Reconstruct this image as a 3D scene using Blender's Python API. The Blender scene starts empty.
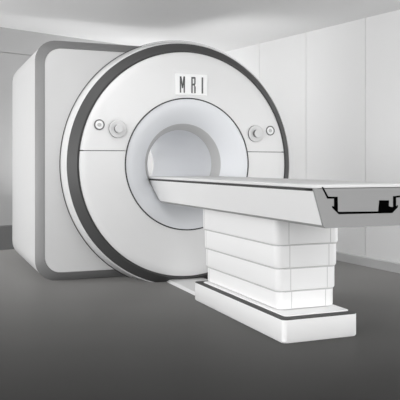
import bpy, bmesh, math
from mathutils import Vector
S = bpy.context.scene
col = S.collection
TH = math.radians(21.9)
EYE = 1.06
AX, AZ = 2.21, 1.068          # bore axis
PI = math.pi

# ---------------------------------------------------------------- materials
def mat(name, c, rough=0.5, spec=0.5, noise=0.0, scale=8.0, metal=0.0):
    m = bpy.data.materials.new(name); m.use_nodes = True
    nt = m.node_tree; b = nt.nodes['Principled BSDF']
    if isinstance(c, (int, float)): c = (c, c, c)
    b.inputs['Roughness'].default_value = rough
    b.inputs['Specular IOR Level'].default_value = spec
    b.inputs['Metallic'].default_value = metal
    n = nt.nodes.new('ShaderNodeTexNoise'); n.inputs['Scale'].default_value = scale
    tc = nt.nodes.new('ShaderNodeTexCoord'); nt.links.new(tc.outputs['Object'], n.inputs['Vector'])
    r = nt.nodes.new('ShaderNodeMapRange')
    r.inputs['To Min'].default_value = 1 - noise; r.inputs['To Max'].default_value = 1 + noise
    nt.links.new(n.outputs['Fac'], r.inputs['Value'])
    mul = nt.nodes.new('ShaderNodeVectorMath'); mul.operation = 'SCALE'
    mul.inputs[0].default_value = c
    nt.links.new(r.outputs['Result'], mul.inputs['Scale'])
    nt.links.new(mul.outputs['Vector'], b.inputs['Base Color'])
    return m
M = dict(
    cover=mat('white_gloss_cover', .80, .45, .3, .006),
    cover2=mat('pale_grey_cover', .63, .5, .25, .006),
    white=mat('white_enamel', .86, .4, .3, .006),
    ring=mat('charcoal_ring', .075, .5, .3, .01),
    line=mat('dark_joint', .06, .6, .2),
    frame=mat('grey_bevel', .20, .4, .6, .01),
    flare=mat('bore_flare_white', (.77, .785, .81), .35, .4, .006),
    collar=mat('bore_collar_grey', .50, .5, .3),
    tube=mat('bore_liner', (.80, .81, .83), .35, .4, .006),
    seam=mat('soft_seam', .55, .6, .2),
    endgrey=mat('end_face_grey', .31, .6, .2, .01),
    black=mat('black_profile', .0015, .8, .0),
    rim=mat('rim_white', .70, .5, .3),
    tabletop=mat('table_top_white', .67, .5, .3),
    under=mat('table_edge_shade', .42, .5, .3),
    basetop=mat('charcoal_strip', .06, .6, .2),
    plate=mat('floor_plate_grey', .68, .5, .3, .01),
    sign=mat('sign_white', .95, .5, .2),
    ink=mat('sign_ink', .14, .6, .1),
    socket=mat('socket_grey', .70, .5, .3),
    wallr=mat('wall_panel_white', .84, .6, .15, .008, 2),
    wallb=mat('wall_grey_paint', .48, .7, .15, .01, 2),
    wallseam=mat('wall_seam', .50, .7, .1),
    basel=mat('low_band_dark', .20, .5, .3, .01),
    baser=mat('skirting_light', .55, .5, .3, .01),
    ceil=mat('ceiling_paint', .80, .8, .1, .006, 2),
    floor=mat('dark_vinyl_floor', (.0065, .0062, .0058), .5, .1, .03, 3),
)
_b = M['floor'].node_tree.nodes['Principled BSDF']      # matt vinyl with a velvety grazing sheen
_b.inputs['Sheen Weight'].default_value = .95; _b.inputs['Sheen Roughness'].default_value = .19
_b.inputs['Sheen Tint'].default_value = (1, .985, .96, 1)
# ---------------------------------------------------------------- helpers
def obj(name, bm, m, parent=None, smooth=35):
    me = bpy.data.meshes.new(name)
    bmesh.ops.recalc_face_normals(bm, faces=bm.faces[:])
    bm.to_mesh(me); bm.free()
    ms = m if isinstance(m, (list, tuple)) else [m]
    for x in ms: me.materials.append(x)
    if smooth:
        for p in me.polygons: p.use_smooth = True
        me.set_sharp_from_angle(angle=math.radians(smooth))
    o = bpy.data.objects.new(name, me); col.objects.link(o)
    if parent:
        o.parent = parent
        o.location = -Vector(parent['_abs'])
    return o
def thing(name, label, cat, loc, group=None):
    o = bpy.data.objects.new(name, None); col.objects.link(o)
    o.location = loc; o.empty_display_size = .1
    o['label'] = label; o['category'] = cat
    if group: o['group'] = group
    o['_abs'] = tuple(loc)
    return o
def sub(name, bm, m, part):     # sub-part: parent mesh already sits in world coordinates
    o = obj(name, bm, m); o.parent = part
    return o
def struct(name, bm, m, smooth=0):
    o = obj(name, bm, m, None, smooth); o['kind'] = 'structure'; return o
def loft(bm, loops, closed=True, mi=0, caps=(False, False)):
    vs = [[bm.verts.new(p) for p in lp] for lp in loops]
    n = len(vs[0])
    for a, b in zip(vs, vs[1:]):
        for i in range(n if closed else n - 1):
            j = (i + 1) % n
            f = bm.faces.new((a[i], a[j], b[j], b[i])); f.material_index = mi
    if caps[0]: bm.faces.new(vs[0][::-1]).material_index = mi
    if caps[1]: bm.faces.new(vs[-1]).material_index = mi
    return vs
def circ(cx, cz, r, y, n=160, sz=1.0, zmin=None):
    out = []
    for i in range(n):
        a = 2*PI*i/n
        z = cz + r*sz*math.sin(a)
        if zmin is not None and z < zmin: z = zmin
        out.append((cx + r*math.cos(a), y, z))
    return out
def rrect_ray(x0, x1, z0, z1, rad, y, cx, cz, n=320):
    """rounded rectangle sampled by rays from (cx,cz)"""
    out = []
    for i in range(n):
        a = 2*PI*i/n; dx, dz = math.cos(a), math.sin(a)
        lo, hi = 0.0, 6.0
        for _ in range(40):
            t = (lo+hi)/2; x = cx+dx*t; z = cz+dz*t
            qx = abs(x-(x0+x1)/2)-((x1-x0)/2-rad); qz = abs(z-(z0+z1)/2)-((z1-z0)/2-rad)
            d = math.hypot(max(qx, 0), max(qz, 0)) + min(max(qx, qz), 0) - rad
            if d < 0: lo = t
            else: hi = t
        out.append((cx+dx*lo, y, cz+dz*lo))
    return out
def rrect(x0, x1, y0, y1, rad, z, k=8):
    out = []
    for (cx, cy, a0) in ((x1-rad, y1-rad, 0), (x0+rad, y1-rad, 90), (x0+rad, y0+rad, 180), (x1-rad, y0+rad, 270)):
        for i in range(k+1):
            a = math.radians(a0 + 90*i/k)
            out.append((cx+rad*math.cos(a), cy+rad*math.sin(a), z))
    return out
def box(bm, x0, x1, y0, y1, z0, z1, mi=0):
    v = [bm.verts.new(p) for p in ((x0,y0,z0),(x1,y0,z0),(x1,y1,z0),(x0,y1,z0),(x0,y0,z1),(x1,y0,z1),(x1,y1,z1),(x0,y1,z1))]
    for q in ((3,2,1,0),(4,5,6,7),(0,1,5,4),(1,2,6,5),(2,3,7,6),(3,0,4,7)):
        bm.faces.new([v[i] for i in q]).material_index = mi
def prism_y(bm, pts, y0, y1, mi=0):      # polygon in XZ extruded along Y
    loft(bm, [[(x, y0, z) for x, z in pts], [(x, y1, z) for x, z in pts]], True, mi, (True, True))
def B(): return bmesh.new()

# ================================================================ ROOM
def cam2w(lat, dep, z=0.0):
    return Vector((lat*math.cos(TH)+dep*math.sin(TH), -lat*math.sin(TH)+dep*math.cos(TH), z))
db = Vector((.764, .645)); pb = Vector((-2.494, 8.53))     # back wall line (measured in the viewer's frame)
dr = Vector((-.4238, .9058)); pr = Vector((1.963, 6.71))   # right wall line
# corner of the two walls
den = db.x*dr.y - db.y*dr.x
w = pr - pb
tb = (w.x*dr.y - w.y*dr.x)/den
corner = pb + db*tb
tr = (corner-pr).dot(dr)
def CZ(lat, dep):     # gently sloping ceiling
    return 2.465 + .0275*dep - .0325*(lat)
def wall(name, p, d, t0, t1, zb0, cuts, m, thick=.12):
    """panelled wall: panels of 18 mm on a backing, 7 mm joints"""
    nrm = Vector((-d.y, d.x))
    if (p - Vector((0, 3))).dot(nrm) < 0: nrm = -nrm
    bm = B()
    def blk(a, b, n0, n1, z0, z1=None, mi=0):
        base = []
        for t, n in ((a, n0), (b, n0), (b, n1), (a, n1)):
            q = p + d*t + nrm*n; base.append(q)
        lo = [bm.verts.new(cam2w(q.x, q.y, z0)) for q in base]
        hi = [bm.verts.new(cam2w(q.x, q.y, z1 if z1 is not None else CZ(q.x, q.y))) for q in base]
        for f in ((lo[::-1]), hi, (lo[0], lo[1], hi[1], hi[0]), (lo[1], lo[2], hi[2], hi[1]), (lo[2], lo[3], hi[3], hi[2]), (lo[3], lo[0], hi[0], hi[3])):
            bm.faces.new(list(f)).material_index = mi
    blk(t0, t1, .018, thick, 0, None, 1)
    e = [t0] + cuts + [t1]
    for a, b in zip(e, e[1:]):
        if zb0 is None: blk(a+.004, b-.004, 0, .019, .02)
        else:
            blk(a+.004, b-.004, 0, .019, .02, zb0-.004); blk(a+.004, b-.004, 0, .019, zb0+.004)
    return struct(name, bm, [m, M['wallseam']])
def foot_strip(name, p, d, t0, t1, h, m, out=.02):
    nrm = Vector((-d.y, d.x))
    if (p - Vector((0, 3))).dot(nrm) < 0: nrm = -nrm
    bm = B(); prof = [(0, 0), (-out, 0), (-out, h-.012), (-out+.010, h), (0, h)]
    lp = []
    for t in (t0, t1):
        lp.append([cam2w(*(p + d*t + nrm*n), z) for n, z in prof])
    loft(bm, lp, True, 0, (True, True))
    return struct(name, bm, m)
cutr = []
for u in (259.5, 306, 365.5, 445, 540):
    r = (u-200)/684
    s = (pr.x - r*pr.y)/(r*dr.y - dr.x); cutr.append(s)
cutr = sorted(cutr)
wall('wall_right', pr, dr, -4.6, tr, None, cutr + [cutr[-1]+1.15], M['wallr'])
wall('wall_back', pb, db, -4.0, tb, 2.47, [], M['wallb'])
foot_strip('baseboard_right', pr, dr, -4.6, tr-.02, .10, M['baser'])
foot_strip('low_band_back', pb, db, -4.0, tb-.02, .305, M['basel'])  # dark grey band along the foot of the back wall
# floor and ceiling, same plan
plan = [pb-db*4.4, corner+Vector((.1,.15)), pr-dr*4.7+Vector((.3,0)), Vector((3.9, -2)), Vector((-5.0, -2)), Vector((-6.2, 4.8))]
bm = B()
lo = [cam2w(q.x, q.y, -.08) for q in plan]; hi = [cam2w(q.x, q.y, 0) for q in plan]
loft(bm, [lo, hi], True, 0, (True, True)); struct('floor', bm, M['floor'])
bm = B()
cp = plan[:3] + [Vector((-5.0, 2.2)), Vector((-6.2, 4.8))]
lo = [cam2w(q.x, q.y, CZ(q.x, q.y)) for q in cp]; hi = [cam2w(q.x, q.y, CZ(q.x, q.y)+.1) for q in cp]
loft(bm, [lo, hi], True, 0, (True, True)); struct('ceiling', bm, M['ceil'])

# ================================================================ SCANNER
YF, YD, YB, YE = 5.79, 5.865, 6.255, 8.0
sc = thing('mri_scanner', 'large white ring-shaped scanner with charcoal rim, open round bore and MRI plate on its front', 'scanner', (AX, 7.0, 0))
N = 320
# rear housing
BX = (.917, 2.74, .012, 2.19, .19)
bm = B()
def brr(ins, y, r=None): return rrect_ray(BX[0]+ins, BX[1]-ins, BX[2]+ins, BX[3]-ins, (BX[4]-ins*.55) if r is None else r, y, AX, AZ, N)
loft(bm, [circ(AX, AZ, .42, YB-.055, N), brr(.078, YB-.055)])
loft(bm, [brr(0, YB), brr(0, YE-.03), brr(.03, YE), circ(AX, AZ, .45, YE, N)])
obj('rear_housing', bm, M['cover2'], sc, 40)
bm = B(); loft(bm, [brr(.076, YB-.0555), brr(.070, YB-.054), brr(.004, YB-.004), brr(-.001, YB+.001)])
o = obj('housing_bevel', bm, M['frame'], sc, 50); o['label'] = 'dark grey bevelled edge of the rear housing'
# magnet drum behind the front ring
bm = B(); loft(bm, [circ(AX, AZ, .98, 6.1, N), circ(AX, AZ, .98, YE-.05, N), circ(AX, AZ, .93, YE, N), circ(AX, AZ, .45, YE+.001, N)])
obj('magnet_drum', bm, M['cover2'], sc, 40)
# front rim, flaring back to the housing
SZ = 1.018
bm = B()
loft(bm, [circ(AX, AZ, 1.078, YD, N, SZ, .004), circ(AX+.004, AZ, 1.094, YD+.01, N, SZ, .004), circ(AX+.05, AZ, 1.135, 6.05, N, SZ, .004), circ(AX+.095, AZ, 1.172, YB-.06, N, 1.01, .004), circ(AX+.095, AZ, 1.172, YB+.05, N, 1.01, .004), circ(AX+.05, AZ, .95, YB+.12, N, 1, .004)])
obj('front_rim', bm, M['rim'], sc, 40)
bm = B(); loft(bm, [circ(AX+.096, AZ, 1.176, YB-.0665, N, 1.01, .004), circ(AX+.096, AZ, 1.181, YB-.0545, N, 1.01, .004)])
obj('rim_gasket', bm, M['line'], sc, 40)
# charcoal ring (cone)
bm = B(); loft(bm, [circ(AX, AZ, 1.0, YF+.006, N, SZ, .003), circ(AX, AZ, 1.010, YF+.004, N, SZ, .003), circ(AX, AZ, 1.083, YD, N, SZ, .003), circ(AX, AZ, 1.083, YD+.02, N, SZ, .003)])
o = obj('outer_ring', bm, M['ring'], sc, 30); o['label'] = 'charcoal outer ring'
bm = B(); loft(bm, [circ(AX, AZ, .994, YF+.010, N, SZ), circ(AX, AZ, .9945, YF-.001, N, SZ), circ(AX, AZ, 1.0025, YF-.001, N, SZ), circ(AX, AZ, 1.0035, YF+.01, N, SZ)])
obj('ring_joint', bm, M['line'], sc, 30)
# front covers: upper and lower with a horizontal joint
zs = 1.184
def face_half(sign):
    a_out = math.asin((zs-AZ)/(.993*SZ)); a_in = math.asin((zs-AZ)/.596)
    g = .003*sign
    n = 120; bm = B()
    if sign > 0: ro, ri = (a_out, PI-a_out), (a_in, PI-a_in)
    else: ro, ri = (PI-a_out, 2*PI+a_out), (PI-a_in, 2*PI+a_in)
    def arc(rng, r, y, sz, dz=g):
        out = []
        for i in range(n+1):
            t = rng[0]+(rng[1]-rng[0])*i/n
            out.append((AX+r*math.cos(t), y, AZ+r*sz*math.sin(t)+dz))
        return out
    seq = [arc(ri, .596, YF+.04, 1), arc(ri, .596, YF-.022, 1)]
    K = 6
    for k in range(1, K):
        f = k/K
        A = arc(ri, .596, 0, 1); C_ = arc(ro, .985, 0, SZ)
        y = YF - .022 + .020*f*f
        seq.append([(a[0]*(1-f)+c[0]*f, y, a[2]*(1-f)+c[2]*f) for a, c in zip(A, C_)])
    seq += [arc(ro, .985, YF-.002, SZ), arc(ro, .993, YF+.006, SZ), arc(ro, .993, YF+.04, SZ)]
    vs = loft(bm, seq, False)
    # close the joint edges
    for idx in (0, n):
        bm.faces.new([v[idx] for v in vs])
    return bm
up = obj('upper_cover', face_half(1), M['cover'], sc, 40)
lw = obj('lower_cover', face_half(-1), M['cover'], sc, 40)
for xa, xb in ((AX-.995, AX-.593), (AX+.593, AX+.995)):
    bm = B(); box(bm, xa, xb, YF-.004, YF+.03, zs-.0045, zs+.0045); obj('cover_joint', bm, M['line'], sc)
# bore: trim, flare, collar, liner
YT = YF-.027
bm = B(); loft(bm, [circ(AX, AZ, .598, YT+.02, N), circ(AX, AZ, .597, YT-.002, N), circ(AX, AZ, .588, YT-.004, N), circ(AX, AZ, .587, YT+.012, N)])
o = obj('bore_trim', bm, M['line'], sc, 40)
bm = B()
fl = []
for i in range(15):      # concave funnel
    f = i/14
    r = .588 + (.372-.588)*f
    y = YT + .004 + .02*f + (5.900-YT-.024)*f**2.2
    fl.append(circ(AX, AZ, r, y, N))
loft(bm, fl); obj('bore_flare', bm, M['flare'], sc, 60)
bm = B(); loft(bm, [circ(AX, AZ, .372, 5.900, N), circ(AX, AZ, .366, 5.906, N), circ(AX, AZ, .318, 6.0, N)])
o = obj('bore_collar', bm, M['collar'], sc, 40)
bm = B(); loft(bm, [circ(AX, AZ, .318, 6.0, N), circ(AX, AZ, .316, 6.01, N), circ(AX, AZ, .316, 7.74, N), circ(AX, AZ, .34, 7.85, N), circ(AX, AZ, .45, YE, N)])
obj('bore_liner', bm, M['tube'], sc, 60)
# round sockets and indicator buttons on the upper cover
YS = YF-.010
def face_y(x, z):
    r = math.hypot(x-AX, z-AZ); f = min(1, max(0, (r-.596)/.389))
    return YF-.022+.020*f*f
def pixface(u, v):
    t = math.tan(TH+math.atan((u-200)/684)); X = YS*t
    dep = X*math.sin(TH)+YS*math.cos(TH); return X, EYE-(v-165)*dep/684
def rings(cx, cz, y, prof):
    return [circ(cx, cz, r, y-h, 48) for r, h in prof]
def socket(cx, cz):
    y = face_y(cx, cz)
    bm = B(); loft(bm, rings(cx, cz, y, [(.077, -.012), (.077, .020)]), mi=1)
    loft(bm, rings(cx, cz, y, [(.077, .020), (.072, .024), (.030, .024)]))
    bmesh.ops.remove_doubles(bm, verts=bm.verts[:], dist=.0001)
    s = obj('round_socket', bm, [M['socket'], M['ringgrey']], up_frame, 30)
    bm = B(); loft(bm, rings(cx, cz, y, [(.036, .018), (.036, .058)]), mi=1)
    loft(bm, rings(cx, cz, y, [(.036, .058), (.034, .061)]), caps=(False, True))
    bmesh.ops.remove_doubles(bm, verts=bm.verts[:], dist=.0001)
    sub('socket_knob', bm, [M['socket'], M['ringgrey']], s)
def button(cx, cz):
    y = face_y(cx, cz)
    bm = B(); loft(bm, rings(cx, cz, y, [(.046, -.01), (.046, .007), (.036, .007), (.036, -.01)]))
    s = obj('button_ring', bm, M['ringgrey'], up_frame, 30)
    bm = B(); loft(bm, rings(cx, cz, y, [(.036, -.01), (.036, .004)]), caps=(False, True))
    sub('button_face', bm, M['sign'], s)
    bm = B(); loft(bm, rings(cx, cz, y, [(.017, 0), (.017, .009), (.013, .011)]), caps=(False, True))
    sub('button_cap', bm, M['seam'], s)
M['ringgrey'] = mat('button_ring_grey', .13, .4, .4)
up_frame = sc
socket(*pixface(117.1, 129)); socket(*pixface(254.8, 133.8))
button(*pixface(99.2, 124.7)); button(*pixface(270, 130.7))
# MRI name plate
a = pixface(174.9, 72.0); b = pixface(206.2, 94.4)
px0, px1, pz1, pz0 = a[0], b[0], 1.882, 1.690
yp = face_y((px0+px1)/2, pz0)-.012
bm = B(); box(bm, px0, px1, yp, YF+.01, pz0, pz1)
bmesh.ops.bevel(bm, geom=[e for e in bm.edges], offset=.002, segments=1, affect='EDGES')
pl = obj('sign_plate', bm, M['sign'], sc); pl['label'] = 'white plate reading MRI'
W_ = px1-px0; H_ = pz1-pz0
def stroke(bm, pts, y0, y1): prism_y(bm, [(px0+W_*x, pz0+H_*z) for x, z in pts], y0, y1)
def letter(name, polys):
    bm = B()
    for p in polys: stroke(bm, p, yp-.003, yp+.002)
    sub(name, bm, M['ink'], pl)
t = .038
zb, zt = .10, .86
letter('letter_m', [[(.125,zb),(.125+t,zb),(.125+t,zt),(.125,zt)], [(.245,zb),(.245+t,zb),(.245+t,zt),(.245,zt)],
    [(.13,zt),(.175,zt),(.222,.36),(.195,.30)], [(.24,zt),(.285,zt),(.222,.30),(.195,.36)]])
letter('letter_r', [[(.49,zb),(.49+t,zb),(.49+t,zt),(.49,zt)], [(.53,zt),(.53,zt-.08),(.585,zt-.08),(.62,zt-.02),(.60,zt)],
    [(.585,zt-.06),(.622,zt-.03),(.622,.56),(.59,.50),(.585,.52)], [(.53,.54),(.53,.46),(.60,.46),(.622,.56)],
    [(.585,.50),(.60,.47),(.625,.40),(.625,zb),(.582,zb),(.582,.42)]])
letter('letter_i', [[(.82,zb),(.82+.045,zb),(.82+.045,zt),(.82,zt)]])

# ================================================================ FLOOR PLATE
fp = None
bm = B()
loft(bm, [rrect(2.03, 2.40, 5.06, 5.90, .01, .001), rrect(2.05, 2.38, 5.06, 5.88, .01, .022), rrect(2.075, 2.355, 5.06, 5.86, .01, .026)], True, 0, (True, True))
fp = obj('floor_plate', bm, M['plate'])
fp['label'] = 'low pale grey plate on the floor between the scanner and the patient table'; fp['category'] = 'plate'

# ================================================================ PATIENT TABLE
tb_ = thing('patient_table', 'long white patient table on stepped white pedestal reaching into the scanner bore', 'patient table', (AX, 4.3, 0))
# base
X0, X1, Y0, Y1 = 1.966, 2.492, 3.57, 5.02
bm = B()
loft(bm, [rrect(X0+.006, X1-.006, Y0+.006, Y1-.006, .03, .0), rrect(X0, X1, Y0, Y1, .032, .008), rrect(X0, X1, Y0, Y1, .032, .138)], True, 0, (True, True))
obj('pedestal_base', bm, M['white'], tb_, 40)
bm = B(); loft(bm, [rrect(X0+.001, X1-.001, Y0+.001, Y1-.001, .032, .136), rrect(X0+.002, X1-.002, Y0+.002, Y1-.002, .032, .142)], True, 0, (True, True))
o = obj('base_strip', bm, M['basetop'], tb_, 40); o['label'] = 'charcoal strip around the base top'
bm = B(); loft(bm, [rrect(X0+.052, X1-.006, Y0+.075, Y1-.05, .03, .141), rrect(X0+.055, X1-.010, Y0+.078, Y1-.053, .03, .146)], True, 0, (True, True))
obj('base_top', bm, M['white'], tb_, 40)
# telescopic covers, the upper ones larger
P = (2.055, 2.474, 3.79, 4.99)
zl = [.146, .262, .407, .554, .728]
for i in range(4):
    e = .009*i
    x0, x1, y0, y1 = P[0]-e, P[1]+e*1.1, P[2]-e*.5, P[3]+e
    z0, z1 = zl[i]+.002, zl[i+1]-.002
    r = .052
    bm = B()
    loft(bm, [rrect(x0+.012, x1-.012, y0+.012, y1-.012, r-.01, z0), rrect(x0+.003, x1-.003, y0+.003, y1-.003, r-.002, z0+.004), rrect(x0, x1, y0, y1, r, z0+.012), rrect(x0, x1, y0, y1, r, z1)], True, 0, (True, True))
    w = .0022
    for xs in (x0+.092, x1-.078):
        box(bm, xs-w, xs+w, y0-.0006, y0+.01, z0+.008, z1-.001, 1)
    for ys in (y1-.07,):
        box(bm, x0-.0006, x0+.01, ys-w, ys+w, z0+.008, z1-.001, 1)
    obj('pedestal_cover', bm, [M['white'], M['seam']], tb_, 40)
bm = B()
for k in range(1, 4): 
    e = .009*k; loft(bm, [rrect(P[0]-e+.004, P[1]+e*1.1-.004, P[2]-e*.5+.004, P[3]+e-.004, .06, zl[k]-.0035), rrect(P[0]-e+.004, P[1]+e*1.1-.004, P[2]-e*.5+.004, P[3]+e-.004, .06, zl[k]+.0035)], True, 0, (True, True))
obj('cover_gap', bm, M['seam'], tb_, 0)
# table body (long trough section), running along the bore axis
YN, YTIP = 3.09, 5.965
top, mid, bot = .932, .742, .727
def sec(y, hw_t, hw_m, hw_b, zt_, zm, zb_):
    return [(AX-hw_t, y, zt_), (AX-hw_m, y, zm), (AX-hw_b, y, zb_), (AX+hw_b, y, zb_), (AX+hw_m, y, zm), (AX+hw_t, y, zt_)]
bm = B()
vs = loft(bm, [sec(YN+.012, .327, .271, .254, .922, mid, bot), sec(5.78, .327, .271, .254, .922, mid, bot), sec(YTIP-.03, .322, .315, .31, .922, .905, .90)], True, 0, (True, True))
bm.faces.ensure_lookup_table()
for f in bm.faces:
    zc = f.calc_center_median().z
    if zc < .739 and f.normal.z < .9: f.material_index = 1  # downward faces of the lower edge: their shading is put into the colour
obj('table_body', bm, [M['cover'], M['under']], tb_, 0)
# black gasket between body and top
bm = B(); loft(bm, [rrect(AX-.322, AX+.322, YN+.10, YTIP-.01, .03, .921), rrect(AX-.322, AX+.322, YN+.10, YTIP-.01, .03, .938)], True, 0, (True, True))
o = obj('edge_gasket', bm, M['line'], tb_, 40); o['label'] = 'black joint under the table top'
bm = B(); loft(bm, [rrect(AX-.322, AX+.322, YN, YTIP-.006, .02, .936), rrect(AX-.332, AX+.332, YN, YTIP, .03, .940), rrect(AX-.332, AX+.332, YN, YTIP, .03, .952), rrect(AX-.327, AX+.327, YN+.003, YTIP-.005, .03, .957)], True, 0, (True, True))
obj('table_top', bm, M['tabletop'], tb_, 40)
# grey end face with the black channel profile
bm = B()
prism_y(bm, [(AX-.330, .9395), (AX-.271, mid), (AX-.254, bot), (AX+.254, bot), (AX+.271, mid), (AX+.330, .9395)], YN, YN+.014)
ef = obj('end_face', bm, M['endgrey'], tb_); ef['label'] = 'flat grey end face'
def pe(u, v):
    t_ = math.tan(TH+math.atan((u-200)/684)); X = YN*t_
    dep = X*math.sin(TH)+YN*math.cos(TH); return X, EYE-(v-165)*dep/684
polys = [
 [(321.5,187),(323,187),(328.3,196.6),(327.2,198.6)],
 [(327.2,198.6),(328.3,196.6),(337.6,196.8),(337.6,198.6)],
 [(333.9,198.4),(337.6,198.2),(337.8,211.0),(338.6,214.2),(334,207)],
 [(332,206),(334.2,206.4),(338.2,211.3),(338.6,214.2),(332.2,207.8)],
 [(337.6,211.8),(338.6,214.2),(392,213.0),(392.6,211.2)],
 [(379,211.6),(378.0,212.6),(379.2,200.3),(388.8,200.3),(388.8,212)],
 [(388.4,206.0),(391.0,206.9),(395.5,206.5),(398,205.0),(397.5,207.6),(392,213.0),(388.4,212.6)],
 [(393.0,196.3),(396.0,196.3),(396.0,206.8),(393.0,206.8)],
]
bm = B()
for p in polys[:5] + polys[5:]:
    q = [pe(*k) for k in p]; prism_y(bm, q, YN-.0015, YN+.002)
# right-hand channel, continuing beyond: mirror of the left one
zr = pe(400, 196.6)[1]; xr = pe(395, 196.6)[0]; xe = 2*AX - pe(327.5, 197.5)[0]
prism_y(bm, [(pe(393,196)[0], pe(393,196.2)[1]), (xe, pe(328,196.6)[1]), (xe, pe(328,198.5)[1]), (pe(393,198)[0], pe(393,198)[1])], YN-.0014, YN+.002)
m1 = pe(321.5,187); m2 = pe(323,187); m3 = pe(328.3,196.6); m4 = pe(327.2,198.6)
prism_y(bm, [(2*AX-x, z) for x, z in (m1, m2, m3, m4)], YN-.0015, YN+.002)
s = sub('channel_profile', bm, M['black'], ef); s['label'] = 'black outline of the table channel'

for o in bpy.data.objects:
    if '_abs' in o: del o['_abs']

# ================================================================ LIGHT
def area(name, loc, aim, sx, sy, power, c=(1, 1, 1)):
    L = bpy.data.lights.new(name, 'AREA'); L.shape = 'RECTANGLE'; L.size = sx; L.size_y = sy
    L.energy = power; L.color = c
    o = bpy.data.objects.new(name, L); col.objects.link(o); o.location = loc
    d = Vector(aim)-Vector(loc); o.rotation_euler = d.to_track_quat('-Z', 'Y').to_euler()
    return o
W = bpy.data.worlds.new('World'); S.world = W; W.use_nodes = True
bg = W.node_tree.nodes['Background']; bg.inputs[0].default_value = (1, 1, 1, 1)
bg.inputs[1].default_value = 1.828
area('left_fill', (-3.6, 3.2, 1.7), (3.5, 5.4, 1.1), 3.4, 2.4, 31.71)  # broad fill added out of view, brightens right wall and pedestal side
area('low_left', (-3.2, 5.2, 0.8), (3.5, 5.4, 1.1), 2.4, 1.2, 43.79)  # second added fill, unseen, low on the left
area('front_left', (-2.5, -0.5, 1.7), (2.2, 5.4, 1.1), 2.5, 2.0, 22.31)  # added fill behind the camera, left; no visible source
area('front_fill', (1.2, 0.3, 2.3), (2.6, 6.0, 1.0), 2.6, 1.2, 12.19)  # frontal fill added above the camera for the scanner face
area('front_right', (3.0, -1.0, 1.6), (1.6, 6.0, 1.0), 2.0, 2.0, 7.15)  # weak fill added behind the camera, right
area('down_mid', (0.9, 5.2, 2.5), (0.9, 5.2, 0), 1.0, 0.6, 7.00)  # added above the frame to brighten the floor before the scanner
area('left_up', (-1.9, 7.3, 0.7), (0.3, 8.0, 2.75), 1.0, 1.0, 38.40)  # unseen uplight, added to lift the ceiling at back left
area('rear_up', (2.3, 8.3, 0.9), (2.2, 9.0, 2.7), 2.2, 0.9, 17.03)  # hidden behind the scanner, added to brighten ceiling and back wall
area('rear_wall', (2.6, 8.25, 1.2), (2.9, 9.4, 1.0), 1.4, 1.4, 21.31)  # added behind the housing so the wall shows bright through the bore
area('rear_side', (2.95, 7.3, 1.2), (4.3, 7.6, 1.4), 1.2, 1.6, 51.55)  # hidden fill, added for the right wall shaded by the scanner
area('ceiling_fill', (-2.3, 4.6, 1.3), (2.2, 7.2, 2.75), 2.0, 1.0, 0.63)  # faint fill added out of view, aimed at the ceiling
area('bore_fill', (2.21, 6.9, 1.378), (2.21, 6.9, 0), 0.05, 1.5, 1.49)  # strip added inside the bore to brighten its liner
area('right_up', (4.0, 3.0, 0.6), (3.2, 6.5, 2.7), 1.0, 1.0, 20.14)  # unseen uplight added at the right for the ceiling

# ================================================================ CAMERA
cam = bpy.data.cameras.new('camera'); co = bpy.data.objects.new('camera', cam); col.objects.link(co)
co.location = (0, 0, EYE); co.rotation_euler = (PI/2, 0, -TH)
cam.sensor_width = 36; cam.lens = 684/400*36; cam.shift_y = -35/400; cam.clip_start = .05
S.camera = co
S.view_settings.view_transform = 'Standard'; S.view_settings.look = 'None'
S.view_settings.exposure = 0; S.view_settings.gamma = 1; S.view_settings.use_curve_mapping = False
